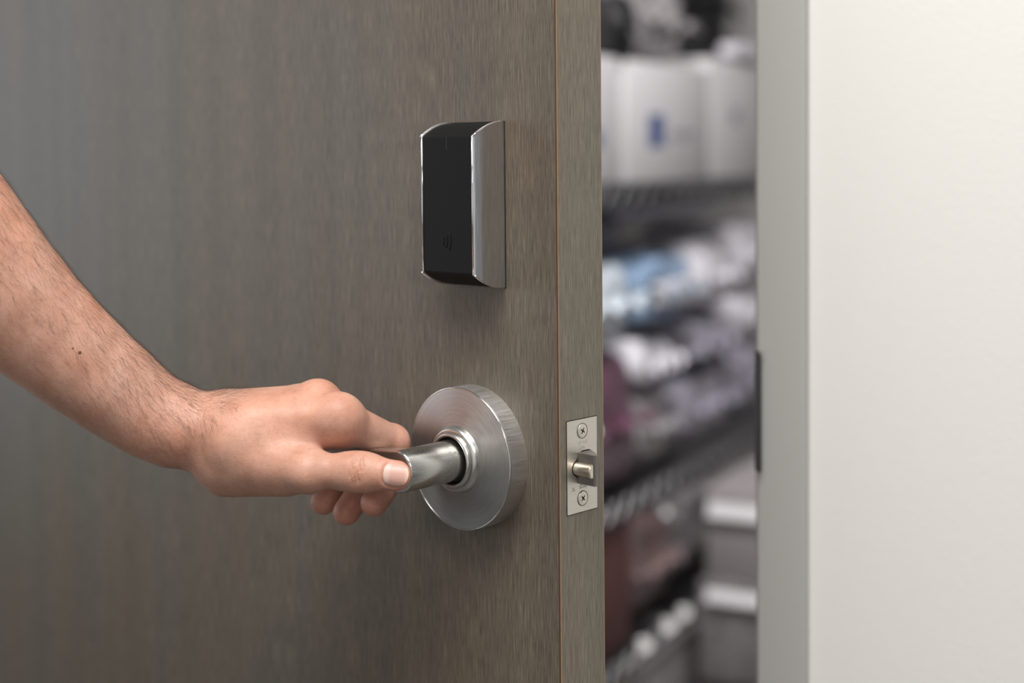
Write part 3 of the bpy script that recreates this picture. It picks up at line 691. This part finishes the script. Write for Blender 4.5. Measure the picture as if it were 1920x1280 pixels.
def build_hand():
    W3 = lambda p: np.array(DM @ Vector((p[0], -p[1], p[2])))          # (along door, out from door, up) -> world
    dm = np.array(DM.to_3x3())
    VIEW = np.array([0.0, 1.0, 0.0])                                   # depth axis of the forearm's flattening
    h = 0.00088
    lo = np.array([-0.415, 0.795, H - 0.245]); hi = np.array([-0.035, 0.965, H + 0.105])
    n = np.ceil((hi - lo)/h).astype(int)
    BIG = 0.03
    def new(): return np.full(n, BIG, np.float32)
    ax = [(lo[i] + h*np.arange(n[i])).astype(np.float32) for i in range(3)]
    def block(pmin, pmax, pad):
        a = np.clip(np.floor((pmin - pad - lo)/h).astype(int), 0, n); b = np.clip(np.ceil((pmax + pad - lo)/h).astype(int) + 1, 0, n)
        return tuple(slice(a[i], b[i]) for i in range(3))
    def coords(sl): return ax[0][sl[0]][:, None, None], ax[1][sl[1]][None, :, None], ax[2][sl[2]][None, None, :]
    def smin(a, b, k):
        q = np.maximum(k - np.abs(a - b), 0)/k
        return np.minimum(a, b) - q*q*k*0.25
    def seg(G, A, B, ra, rb, k, flat=None, fax=None, conv=True):
        """smooth-union a tapered capsule into G; flat scales its thickness along fax"""
        A = W3(A) if conv else np.array(A); B = W3(B) if conv else np.array(B)
        r = max(ra, rb)*max(1, flat or 1); sl = block(np.minimum(A, B), np.maximum(A, B), r + 0.02)
        x, y, z = coords(sl)
        px, py, pz = x - A[0], y - A[1], z - A[2]; ba = B - A
        if flat:
            s = 1/flat - 1; d = px*fax[0] + py*fax[1] + pz*fax[2]
            px = px + d*(s*fax[0]); py = py + d*(s*fax[1]); pz = pz + d*(s*fax[2])
            ba = ba + (ba @ fax)*s*np.array(fax)
        L = float(ba @ ba) + 1e-12
        t = np.clip((px*ba[0] + py*ba[1] + pz*ba[2])/L, 0, 1)
        d = np.sqrt((px - t*ba[0])**2 + (py - t*ba[1])**2 + (pz - t*ba[2])**2) - (ra + (rb - ra)*t)
        if flat and flat < 1: d = d*(0.5 + 0.5*flat)
        G[sl] = smin(G[sl], d.astype(np.float32), k)
    def ball(G, c, r, k): seg(G, c, (c[0] + 1e-5, c[1], c[2]), r, r, k)

    # ---- forearm and wrist: (along, out, up, half width)
    arm = [(-0.2267,0.2916,0.2080,0.0590),(-0.2059,0.2654,0.1708,0.0530),(-0.1940,0.2474,0.1435,0.0490),(-0.1842,0.2310,0.1204,0.0447),
           (-0.1738,0.2153,0.1006,0.0398),(-0.1632,0.1994,0.0818,0.0358),(-0.1533,0.1839,0.0644,0.0327),(-0.1421,0.1686,0.0478,0.0298),
           (-0.1310,0.1533,0.0319,0.0263),(-0.1201,0.1406,0.0235,0.0243),(-0.1075,0.1290,0.0195,0.0232)]
    flats = [0.86, 0.86, 0.87, 0.90, 0.93, 0.97, 1.0, 1.03, 1.08, 1.12, 1.15]
    trim = [0.0060, 0.0058, 0.0054, 0.0050, 0.0046, 0.0042, 0.0036, 0.0030, 0.0022, 0.0014, 0.0010]
    arm = [(a[0], a[1], a[2] - 0.0014*min(1, (10 - i)/4), a[3] - trim[i]) for i, a in enumerate(arm)]
    P = new()
    for i in range(len(arm) - 1):
        a, b = arm[i], arm[i+1]
        seg(P, a[:3], b[:3], a[3], b[3], 0.010, (flats[i] + flats[i+1])/2, VIEW)
    # ---- palm: metacarpals
    mcp = {'i': (-0.0320, 0.0840, 0.0305), 'm': (-0.0530, 0.0825, 0.0370), 'r': (-0.0730, 0.0790, 0.0325), 'p': (-0.0890, 0.0765, 0.0290)}
    base = {'i': (-0.0845, 0.1264, 0.0262), 'm': (-0.1008, 0.1161, 0.0287), 'r': (-0.1110, 0.1085, 0.0254), 'p': (-0.1190, 0.1030, 0.0190)}
    rr = {'i': (0.0150, 0.0138), 'm': (0.0138, 0.0122), 'r': (0.0135, 0.0118), 'p': (0.0130, 0.0110)}
    for k in 'imrp': seg(P, base[k], mcp[k], rr[k][0], rr[k][1], 0.012)
    for a, b in (('i', 'm'), ('m', 'r'), ('r', 'p')):
        seg(P, [(x + y)/2 for x, y in zip(base[a], base[b])], [(x + y)/2 - s for x, y, s in zip(mcp[a], mcp[b], (0.004, -0.003, 0.004))], 0.0125, 0.0105, 0.010)
    # palm pads under the metacarpals
    seg(P, (-0.0900, 0.1130, 0.0080), (-0.0720, 0.0850, 0.0180), 0.0150, 0.0115, 0.012)
    seg(P, (-0.1080, 0.1030, 0.0060), (-0.0900, 0.0800, 0.0130), 0.0145, 0.0105, 0.012)
    # ---- thumb base, thenar, web
    cmc, tmcp, tip_ip, ttip = (-0.0780, 0.1235, 0.0098), (-0.0326, 0.1075, 0.0030), (-0.0070, 0.0893, 0.0030), (0.0102, 0.0762, 0.0010)
    seg(P, cmc, tmcp, 0.0185, 0.0128, 0.012)
    seg(P, (-0.0920, 0.1235, -0.0004), (-0.0540, 0.1075, -0.0012), 0.0182, 0.0128, 0.014)
    seg(P, (-0.0725, 0.1195, 0.0215), (-0.0520, 0.1010, 0.0195), 0.0130, 0.0105, 0.010)
    # flesh at the base of the index finger and its web fold
    seg(P, (-0.0500, 0.0960, 0.0235), (-0.0345, 0.0790, 0.0215), 0.0112, 0.0092, 0.008)
    # bump of the wrist end of the thumb column and of its middle joint
    ball(P, (-0.0755, 0.1300, 0.0165), 0.0110, 0.010)
    ball(P, (-0.0295, 0.1115, 0.0020), 0.0095, 0.006)
    # ---- thumb
    tn = W3((0.0, 0.0, 0.0)) * 0
    a_t = W3(ttip) - W3(tip_ip); a_t /= np.linalg.norm(a_t)
    cam = np.array([0, 0, H]); nv = cam - W3(ttip); nv /= np.linalg.norm(nv)
    nv = nv + np.array([-0.10, 0, 0.12]); nv -= a_t*(nv @ a_t); nv /= np.linalg.norm(nv)       # dorsal (nail) direction
    lat = np.cross(a_t, nv)
    T = new()
    seg(T, tmcp, tip_ip, 0.0106, 0.0089, 0.006)
    T2 = new()
    seg(T2, (-0.0120, 0.0928, 0.0030), (-0.0030, 0.0865, 0.0028), 0.0100, 0.0099, 0.006, 0.94, nv)
    seg(T2, tip_ip, ttip, 0.0098, 0.0090, 0.006, 0.92, nv)
    T = smin(T, T2, 0.008)
    P = smin(P, T, 0.006); del T, T2
    # ---- fingers
    chains = {'i': [mcp['i'], (-0.0340, 0.0405, 0.0100), (-0.0360, 0.0395, -0.0130), (-0.0372, 0.0530, -0.0268)],
              'm': [mcp['m'], (-0.0560, 0.0340, 0.0085), (-0.0600, 0.0375, -0.0185), (-0.0618, 0.0550, -0.0362)],
              'r': [mcp['r'], (-0.0780, 0.0345, 0.0070), (-0.0830, 0.0365, -0.0165), (-0.0855, 0.0545, -0.0335)],
              'p': [mcp['p'], (-0.0960, 0.0410, 0.0070), (-0.1010, 0.0400, -0.0130), (-0.1035, 0.0525, -0.0240)]}
    rad = {'i': [0.0126, 0.0102, 0.0088, 0.0078], 'm': [0.0122, 0.0100, 0.0088, 0.0078], 'r': [0.0116, 0.0096, 0.0084, 0.0077], 'p': [0.0108, 0.0086, 0.0076, 0.0071]}
    F = new()
    for k in 'imrp':
        G = new(); c, r = chains[k], rad[k]
        for j in range(3): seg(G, c[j], c[j+1], r[j], r[j+1], 0.0035)
        ball(G, c[1], r[1]*1.03, 0.003)
        # pad of the fingertip
        mid = [0.45*a + 0.55*b for a, b in zip(c[2], c[3])]
        seg(G, mid, c[3], r[3]*1.02, r[3], 0.003)
        F = smin(F, G, 0.0012)
    del G
    P = smin(P, F, 0.0065); del F
    # knuckle heads stand out on the back of the hand
    ball(P, (-0.0318, 0.0850, 0.0318), 0.0124, 0.009); ball(P, (-0.0535, 0.0840, 0.0400), 0.0104, 0.009)
    ball(P, (-0.0725, 0.0800, 0.0340), 0.0095, 0.008)
    # ---- relief carved into the field: thumb creases, nail fold, web folds
    def local(c, rad_):
        c = W3(c); sl = block(c, c, rad_); x, y, z = coords(sl); return sl, x - c[0], y - c[1], z - c[2]
    sl, x, y, z = local(tip_ip, 0.022)
    s = x*a_t[0] + y*a_t[1] + z*a_t[2]; l = x*lat[0] + y*lat[1] + z*lat[2]; nn = x*nv[0] + y*nv[1] + z*nv[2]
    g = 0
    for s0, dep, bend in ((-0.0035, 0.0008, 0.25), (-0.0012, 0.0011, 0.10), (0.0010, 0.0011, -0.05), (0.0033, 0.0008, -0.22), (0.0056, 0.0003, -0.3)):
        sc = s0 + bend*l*l/0.011*1.0 + 0.0003*np.sin(l*900 + s0*3000)
        g = g + dep*np.exp(-((s - sc)/0.00068)**2)
    mask = np.clip((nn - 0.001)/0.004, 0, 1)*np.exp(-(l/0.0085)**4)
    P[sl] += (1.5*g*mask).astype(np.float32)
    # nail bed
    NL, NW = 0.0150, 0.0071
    nc = W3(ttip) + a_t*0.0012
    sl = block(nc, nc, 0.02); x, y, z = coords(sl); x, y, z = x - nc[0], y - nc[1], z - nc[2]
    s = x*a_t[0] + y*a_t[1] + z*a_t[2]; l = x*lat[0] + y*lat[1] + z*lat[2]; nn = x*nv[0] + y*nv[1] + z*nv[2]
    e = ((np.abs(s/(NL/2)))**3.2 + (np.abs(l/NW))**3.2)**(1/3.2) - 1
    inside = np.clip((nn - 0.002)/0.003, 0, 1)
    P[sl] += (inside*(0.00055*np.exp(-(e/0.10)**2) + 0.00035*(e < 0) - 0.00035*np.exp(-((e - 0.28)/0.16)**2))).astype(np.float32)
    # folds in the web between thumb and index
    for (c0, c1, dep, sg) in (((-0.0478, 0.1000, 0.0155), (-0.0415, 0.0985, 0.0085), 0.0012, 0.0011),
                              ((-0.0370, 0.0860, 0.0150), (-0.0320, 0.0830, 0.0190), 0.0007, 0.0009),
                              ((-0.0340, 0.0700, 0.0115), (-0.0305, 0.0680, 0.0160), 0.0006, 0.0009)):
        A, B = W3(c0), W3(c1); sl = block(np.minimum(A, B), np.maximum(A, B), 0.008); x, y, z = coords(sl)
        ba = B - A; L = float(ba @ ba); px, py, pz = x - A[0], y - A[1], z - A[2]
        t = np.clip((px*ba[0] + py*ba[1] + pz*ba[2])/L, 0, 1)
        d2 = (px - t*ba[0])**2 + (pz - t*ba[2])**2 + 0.15*(py - t*ba[1])**2
        P[sl] += (dep*np.exp(-d2/sg**2)).astype(np.float32)

    # ---- polygonise (surface nets)
    ins = P < 0
    c = ins[:-1, :-1, :-1].astype(np.uint8)
    cnt = np.zeros(c.shape, np.uint8)
    for i in (0, 1):
        for j in (0, 1):
            for k in (0, 1): cnt += ins[i:n[0]-1+i, j:n[1]-1+j, k:n[2]-1+k]
    act = np.argwhere((cnt > 0) & (cnt < 8)); del cnt, c
    idx = -np.ones(n - 1, np.int32); idx[tuple(act.T)] = np.arange(len(act))
    off = [(0,0,0),(1,0,0),(0,1,0),(1,1,0),(0,0,1),(1,0,1),(0,1,1),(1,1,1)]
    val = np.stack([P[act[:,0]+o[0], act[:,1]+o[1], act[:,2]+o[2]] for o in off], 1)
    acc = np.zeros((len(act), 3)); num = np.zeros(len(act))
    for a, b in ((0,1),(2,3),(4,5),(6,7),(0,2),(1,3),(4,6),(5,7),(0,4),(1,5),(2,6),(3,7)):
        va, vb = val[:, a], val[:, b]; cr = (va < 0) != (vb < 0)
        t = np.where(cr, va/np.where(cr, va - vb, 1), 0)[:, None]
        p = np.array(off[a]) + t*(np.array(off[b]) - np.array(off[a]))
        acc += np.where(cr[:, None], p, 0); num += cr
    V = lo + h*(act + acc/num[:, None])
    quads = []
    for axis in range(3):
        o = np.zeros(3, int); o[axis] = 1
        s0 = tuple(slice(0, n[i] - o[i]) for i in range(3)); s1 = tuple(slice(o[i], n[i]) for i in range(3))
        e = np.argwhere(ins[s0] != ins[s1])
        u, v = [i for i in range(3) if i != axis]
        e = e[(e[:, u] > 0) & (e[:, v] > 0) & (e[:, u] < n[u]-1) & (e[:, v] < n[v]-1)]
        flip = ins[tuple(e.T)]
        q = []
        for du, dv in ((1, 1), (0, 1), (0, 0), (1, 0)):
            f = e.copy(); f[:, u] -= du; f[:, v] -= dv; q.append(idx[tuple(f.T)])
        q = np.stack(q, 1)
        if axis == 1: flip = ~flip
        q[~flip] = q[~flip][:, ::-1]; quads.append(q)
    Q = np.concatenate(quads); Q = Q[(Q >= 0).all(1)]
    # light smoothing that keeps volume
    E2 = np.concatenate([Q[:, [0, 1]], Q[:, [1, 2]], Q[:, [2, 3]], Q[:, [3, 0]]])
    deg = np.bincount(E2[:, 0], minlength=len(V)) + np.bincount(E2[:, 1], minlength=len(V))
    def lap(X):
        S = np.zeros_like(X)
        for i in range(3):
            S[:, i] = np.bincount(E2[:, 0], X[E2[:, 1], i], len(X)) + np.bincount(E2[:, 1], X[E2[:, 0], i], len(X))
        return S/np.maximum(deg, 1)[:, None] - X
    for lam in (0.5, -0.52): V = V + lam*lap(V)
    # origin of the object at the wrist
    org = W3(arm[-2][:3]); V0 = V - org
    me = bpy.data.meshes.new('person'); me.vertices.add(len(V)); me.vertices.foreach_set('co', V0.astype(np.float32).ravel())
    me.loops.add(len(Q)*4); me.loops.foreach_set('vertex_index', Q.astype(np.int32).ravel())
    me.polygons.add(len(Q)); me.polygons.foreach_set('loop_start', np.arange(0, len(Q)*4, 4, dtype=np.int32))
    me.update(calc_edges=True); me.validate()
    fl = np.zeros(len(V))
    for p, s, a in ((chains['i'][1], 0.012, 0.55), (chains['i'][3], 0.012, 0.8), (chains['m'][3], 0.012, 0.8), (chains['r'][3], 0.012, 0.8), (chains['i'][2], 0.012, 0.7),
                    (chains['m'][2], 0.014, 0.7), (chains['r'][2], 0.014, 0.7), (tip_ip, 0.009, 0.35), (ttip, 0.011, 0.45), (mcp['i'], 0.014, 0.25), (mcp['m'], 0.015, 0.25), ((-0.040, 0.070, 0.018), 0.014, 0.45)):
        fl = np.maximum(fl, a*np.exp(-((V - W3(p))**2).sum(1)/s**2))
    at = me.attributes.new('flush', 'FLOAT', 'POINT'); at.data.foreach_set('value', fl.astype(np.float32))
    person = finish('person', me, skin_material(), None, Matrix.Translation(org), 180)
    tag(person, 'bare left forearm and hand of a person gripping the lever', 'person')
    # ---- sample the field
    def field(X):
        g = (X - lo)/h; i0 = np.clip(np.floor(g).astype(int), 0, n - 2); f = g - i0; r = 0
        for o in off:
            wt = np.prod([np.where(o[k], f[:, k], 1 - f[:, k]) for k in range(3)], axis=0)
            r = r + wt*P[i0[:, 0]+o[0], i0[:, 1]+o[1], i0[:, 2]+o[2]]
        return r
    # ---- thumbnail: a thin curved plate lying in the nail bed
    ns, nl = 15, 15; pts = []
    for i in range(ns):
        for j in range(nl):
            a, b = -1 + 2*i/(ns-1), -1 + 2*j/(nl-1)
            # square to superellipse
            sx = a*math.sqrt(1 - b*b/2)*1.0; sy = b*math.sqrt(1 - a*a/2)*1.0
            q_ = 0.85 if a > 0 else 0.45
            sx, sy = q_*sx + (1 - q_)*a*(1 - 0.13*b*b), q_*sy + (1 - q_)*b*(1 - 0.10*a*a)
            pts.append((sx*NL/2*0.98, sy*NW*0.98))
    pts = np.array(pts); base_p = nc + pts[:, :1]*a_t + pts[:, 1:]*lat
    tt = np.full(len(pts), 0.016)
    for _ in range(60): tt -= np.clip(field(base_p + tt[:, None]*nv), -0.001, 0.001)*0.6
    # fit a smooth arch through the sampled heights
    A = np.stack([np.ones(len(pts)), pts[:, 0], pts[:, 1], pts[:, 1]**2, pts[:, 0]*pts[:, 1], pts[:, 1]**4], 1)
    ok = pts[:, 0] < NL*0.16; co = np.linalg.lstsq(A[ok], tt[ok], rcond=None)[0]; tf = A @ co - 14.0*np.maximum(pts[:, 0] - 0.001, 0)**2
    top = base_p + (tf + 0.00075)[:, None]*nv - org; bot = base_p + (tf - 0.0010)[:, None]*nv - org
    bm = bmesh.new(); vt = [bm.verts.new(p) for p in top]; vb = [bm.verts.new(p) for p in bot]
    for i in range(ns-1):
        for j in range(nl-1):
            k = i*nl + j; bm.faces.new((vt[k], vt[k+1], vt[k+nl+1], vt[k+nl])); bm.faces.new((vb[k], vb[k+nl], vb[k+nl+1], vb[k+1]))
    ring = [j for j in range(nl)] + [i*nl + nl-1 for i in range(1, ns)] + [(ns-1)*nl + j for j in range(nl-2, -1, -1)] + [i*nl for i in range(ns-2, 0, -1)]
    for a, b in zip(ring, ring[1:] + ring[:1]): bm.faces.new((vt[a], vb[a], vb[b], vt[b]))
    nm = mat('thumbnail', (0.74, 0.47, 0.40), 0.42); t = NT(nm); nm.node_tree.nodes['Principled BSDF'].inputs['Subsurface Weight'].default_value = 0.1
    nm.node_tree.nodes['Principled BSDF'].inputs['Subsurface Radius'].default_value = (0.003, 0.001, 0.0006)
    # paler half moon at the root and pale free edge
    geo = t.add('ShaderNodeTexCoord'); vm = t.add('ShaderNodeVectorMath', operation='DOT_PRODUCT'); t.link(geo.outputs['Object'], vm.inputs[0]); vm.inputs[1].default_value = tuple(a_t)
    s_c = float((nc - org) @ a_t)
    mr = t.add('ShaderNodeMapRange'); mr.inputs[1].default_value = s_c - NL/2; mr.inputs[2].default_value = s_c + NL/2; t.link(vm.outputs['Value'], mr.inputs[0])
    t.link(t.ramp(mr.outputs[0], [(0.0, (0.64, 0.45, 0.39)), (0.20, (0.63, 0.43, 0.37)), (0.30, (0.58, 0.335, 0.28)), (0.82, (0.58, 0.335, 0.275)), (0.93, (0.68, 0.46, 0.36)), (1.0, (0.70, 0.50, 0.40))]), t.b.inputs['Base Color'])
    tag(frombm('thumbnail', bm, nm, person, None, 60), 'short pinkish thumbnail')
    # ---- hair: fine tapered strands rooted on forearm, wrist and back of the hand
    rng = np.random.default_rng(7)
    no = np.zeros((len(V), 3), np.float32); me.vertices.foreach_get('co', V0.astype(np.float32).ravel().copy())
    me.vertex_normals.foreach_get('vector', no.ravel()) if False else None
    nrm = np.array([tuple(v.vector) for v in me.vertex_normals], np.float64) if len(V) < 400000 else None
    el, wr, kn = W3(arm[0][:3]), W3(arm[-2][:3]), W3(mcp['m'])
    axis_a = (wr - el)/np.linalg.norm(wr - el)
    sA = (V - wr) @ axis_a                                             # distance along arm, negative up the arm
    up = nrm @ np.array([0.35, -0.10, 0.93])                            # towards the back of the arm
    dens = np.where(sA < 0.015, np.clip(0.30 + 0.95*up, 0.02, 1.2), 0)
    dens = np.where(sA < 0.0, dens, dens*np.exp(-((np.maximum(sA, 0))/0.022)**2))
    dens = np.where((sA > -0.060) & (sA < 0.012) & (up > -0.35), dens + 0.55, dens)
    dor = (sA > 0.012) & (sA < 0.060) & (up > 0.55); dens = np.where(dor, dens + 0.07, dens)
    dens = np.clip(dens, 0, None); pr = dens/dens.sum()
    NH = 7500
    pick = rng.choice(len(V), NH, p=pr, replace=False)
    down = np.array([0.10, -0.35, -0.93])
    vs_, fs_ = [], []
    for i in pick:
        p, nn_ = V0[i], nrm[i]
        tdir = axis_a*1.0 + down*rng.normal(0.45, 0.38) + rng.normal(0, 0.22, 3)
        tdir -= nn_*(tdir @ nn_); tdir /= np.linalg.norm(tdir)
        L = rng.uniform(0.006, 0.0150)*(0.62 if sA[i] > 0.012 else 1.0); lift = rng.uniform(0.10, 0.55)
        side = np.cross(tdir, nn_); curl = rng.normal(0, 0.35)
        r0 = rng.uniform(0.000030, 0.000052)
        b0 = len(vs_); NS = 5
        for s in range(NS):
            t_ = s/(NS-1)
            q = p + tdir*(L*t_) + nn_*(L*lift*(t_ - 0.62*t_*t_) - 0.0002) + side*(L*curl*t_*t_*0.6)
            r = r0*(1 - 0.75*t_)
            for a in (0, 2.094, 4.189): vs_.append(q + (nn_*math.cos(a) + side*math.sin(a))*r)
        for s in range(NS-1):
            for a in range(3):
                x0 = b0 + s*3 + a; x1 = b0 + s*3 + (a+1) % 3; fs_.append((x0, x1, x1+3, x0+3))
    hm = bpy.data.meshes.new('arm_hair'); hm.from_pydata([tuple(v) for v in vs_], [], fs_); hm.update()
    ho = finish('arm_hair', hm, mat('dark_brown_hair', (0.055, 0.032, 0.020), 0.5), person, None, 180)
    tag(ho, 'fine dark brown hair on the forearm', kind='stuff')
    # ---- two small moles
    for px_, rm in (((-0.1143, 0.2066, 0.0773), 0.0011), ((-0.1170, 0.2091, 0.0795), 0.0006)):
        c0 = W3(px_); d2 = ((V - c0)**2).sum(1); j = int(np.argmin(d2))
        bm = bmesh.new(); bmesh.ops.create_uvsphere(bm, u_segments=12, v_segments=8, radius=rm)
        q = Vector(nrm[j]).to_track_quat('Z', 'Y').to_matrix().to_4x4()
        frombm('mole', bm, M.setdefault('mole', mat('mole_brown', (0.16, 0.060, 0.035), 0.5)), person, Matrix.Translation(V0[j]) @ q @ Matrix.Diagonal((1, 1, 0.35, 1)), 180)
    # ---- rolled shirt sleeve that starts at the elbow, outside the picture
    A0, A1 = np.array(arm[0][:3]), np.array(arm[1][:3]); dr = (A0 - A1)/np.linalg.norm(A0 - A1)
    path = [A1 + (A0 - A1)*0.55, A0 + dr*0.02, A0 + dr*0.07, A0 + dr*0.105 + np.array((-0.02, 0.01, 0)), A0 + dr*0.12 + np.array((-0.09, 0.05, 0.02)), A0 + dr*0.12 + np.array((-0.22, 0.12, 0.08)), A0 + dr*0.12 + np.array((-0.32, 0.17, 0.11))]
    pts = [Vector(W3(p) - org) for p in path]; bm = bmesh.new()
    bm_tube(bm, pts, [0.058, 0.060, 0.062, 0.064, 0.068, 0.076, 0.080], 32)
    sl_m = mat('shirt_cloth', (0.10, 0.11, 0.13), 0.9)
    so = frombm('sleeve', bm, sl_m, person, None, 180)
    bm = bmesh.new(); bm_tube(bm, [pts[0], pts[0] + (pts[1] - pts[0])*0.95], [0.0615, 0.0625], 32); frombm('cuff', bm, sl_m, so, None, 60)
build_hand()
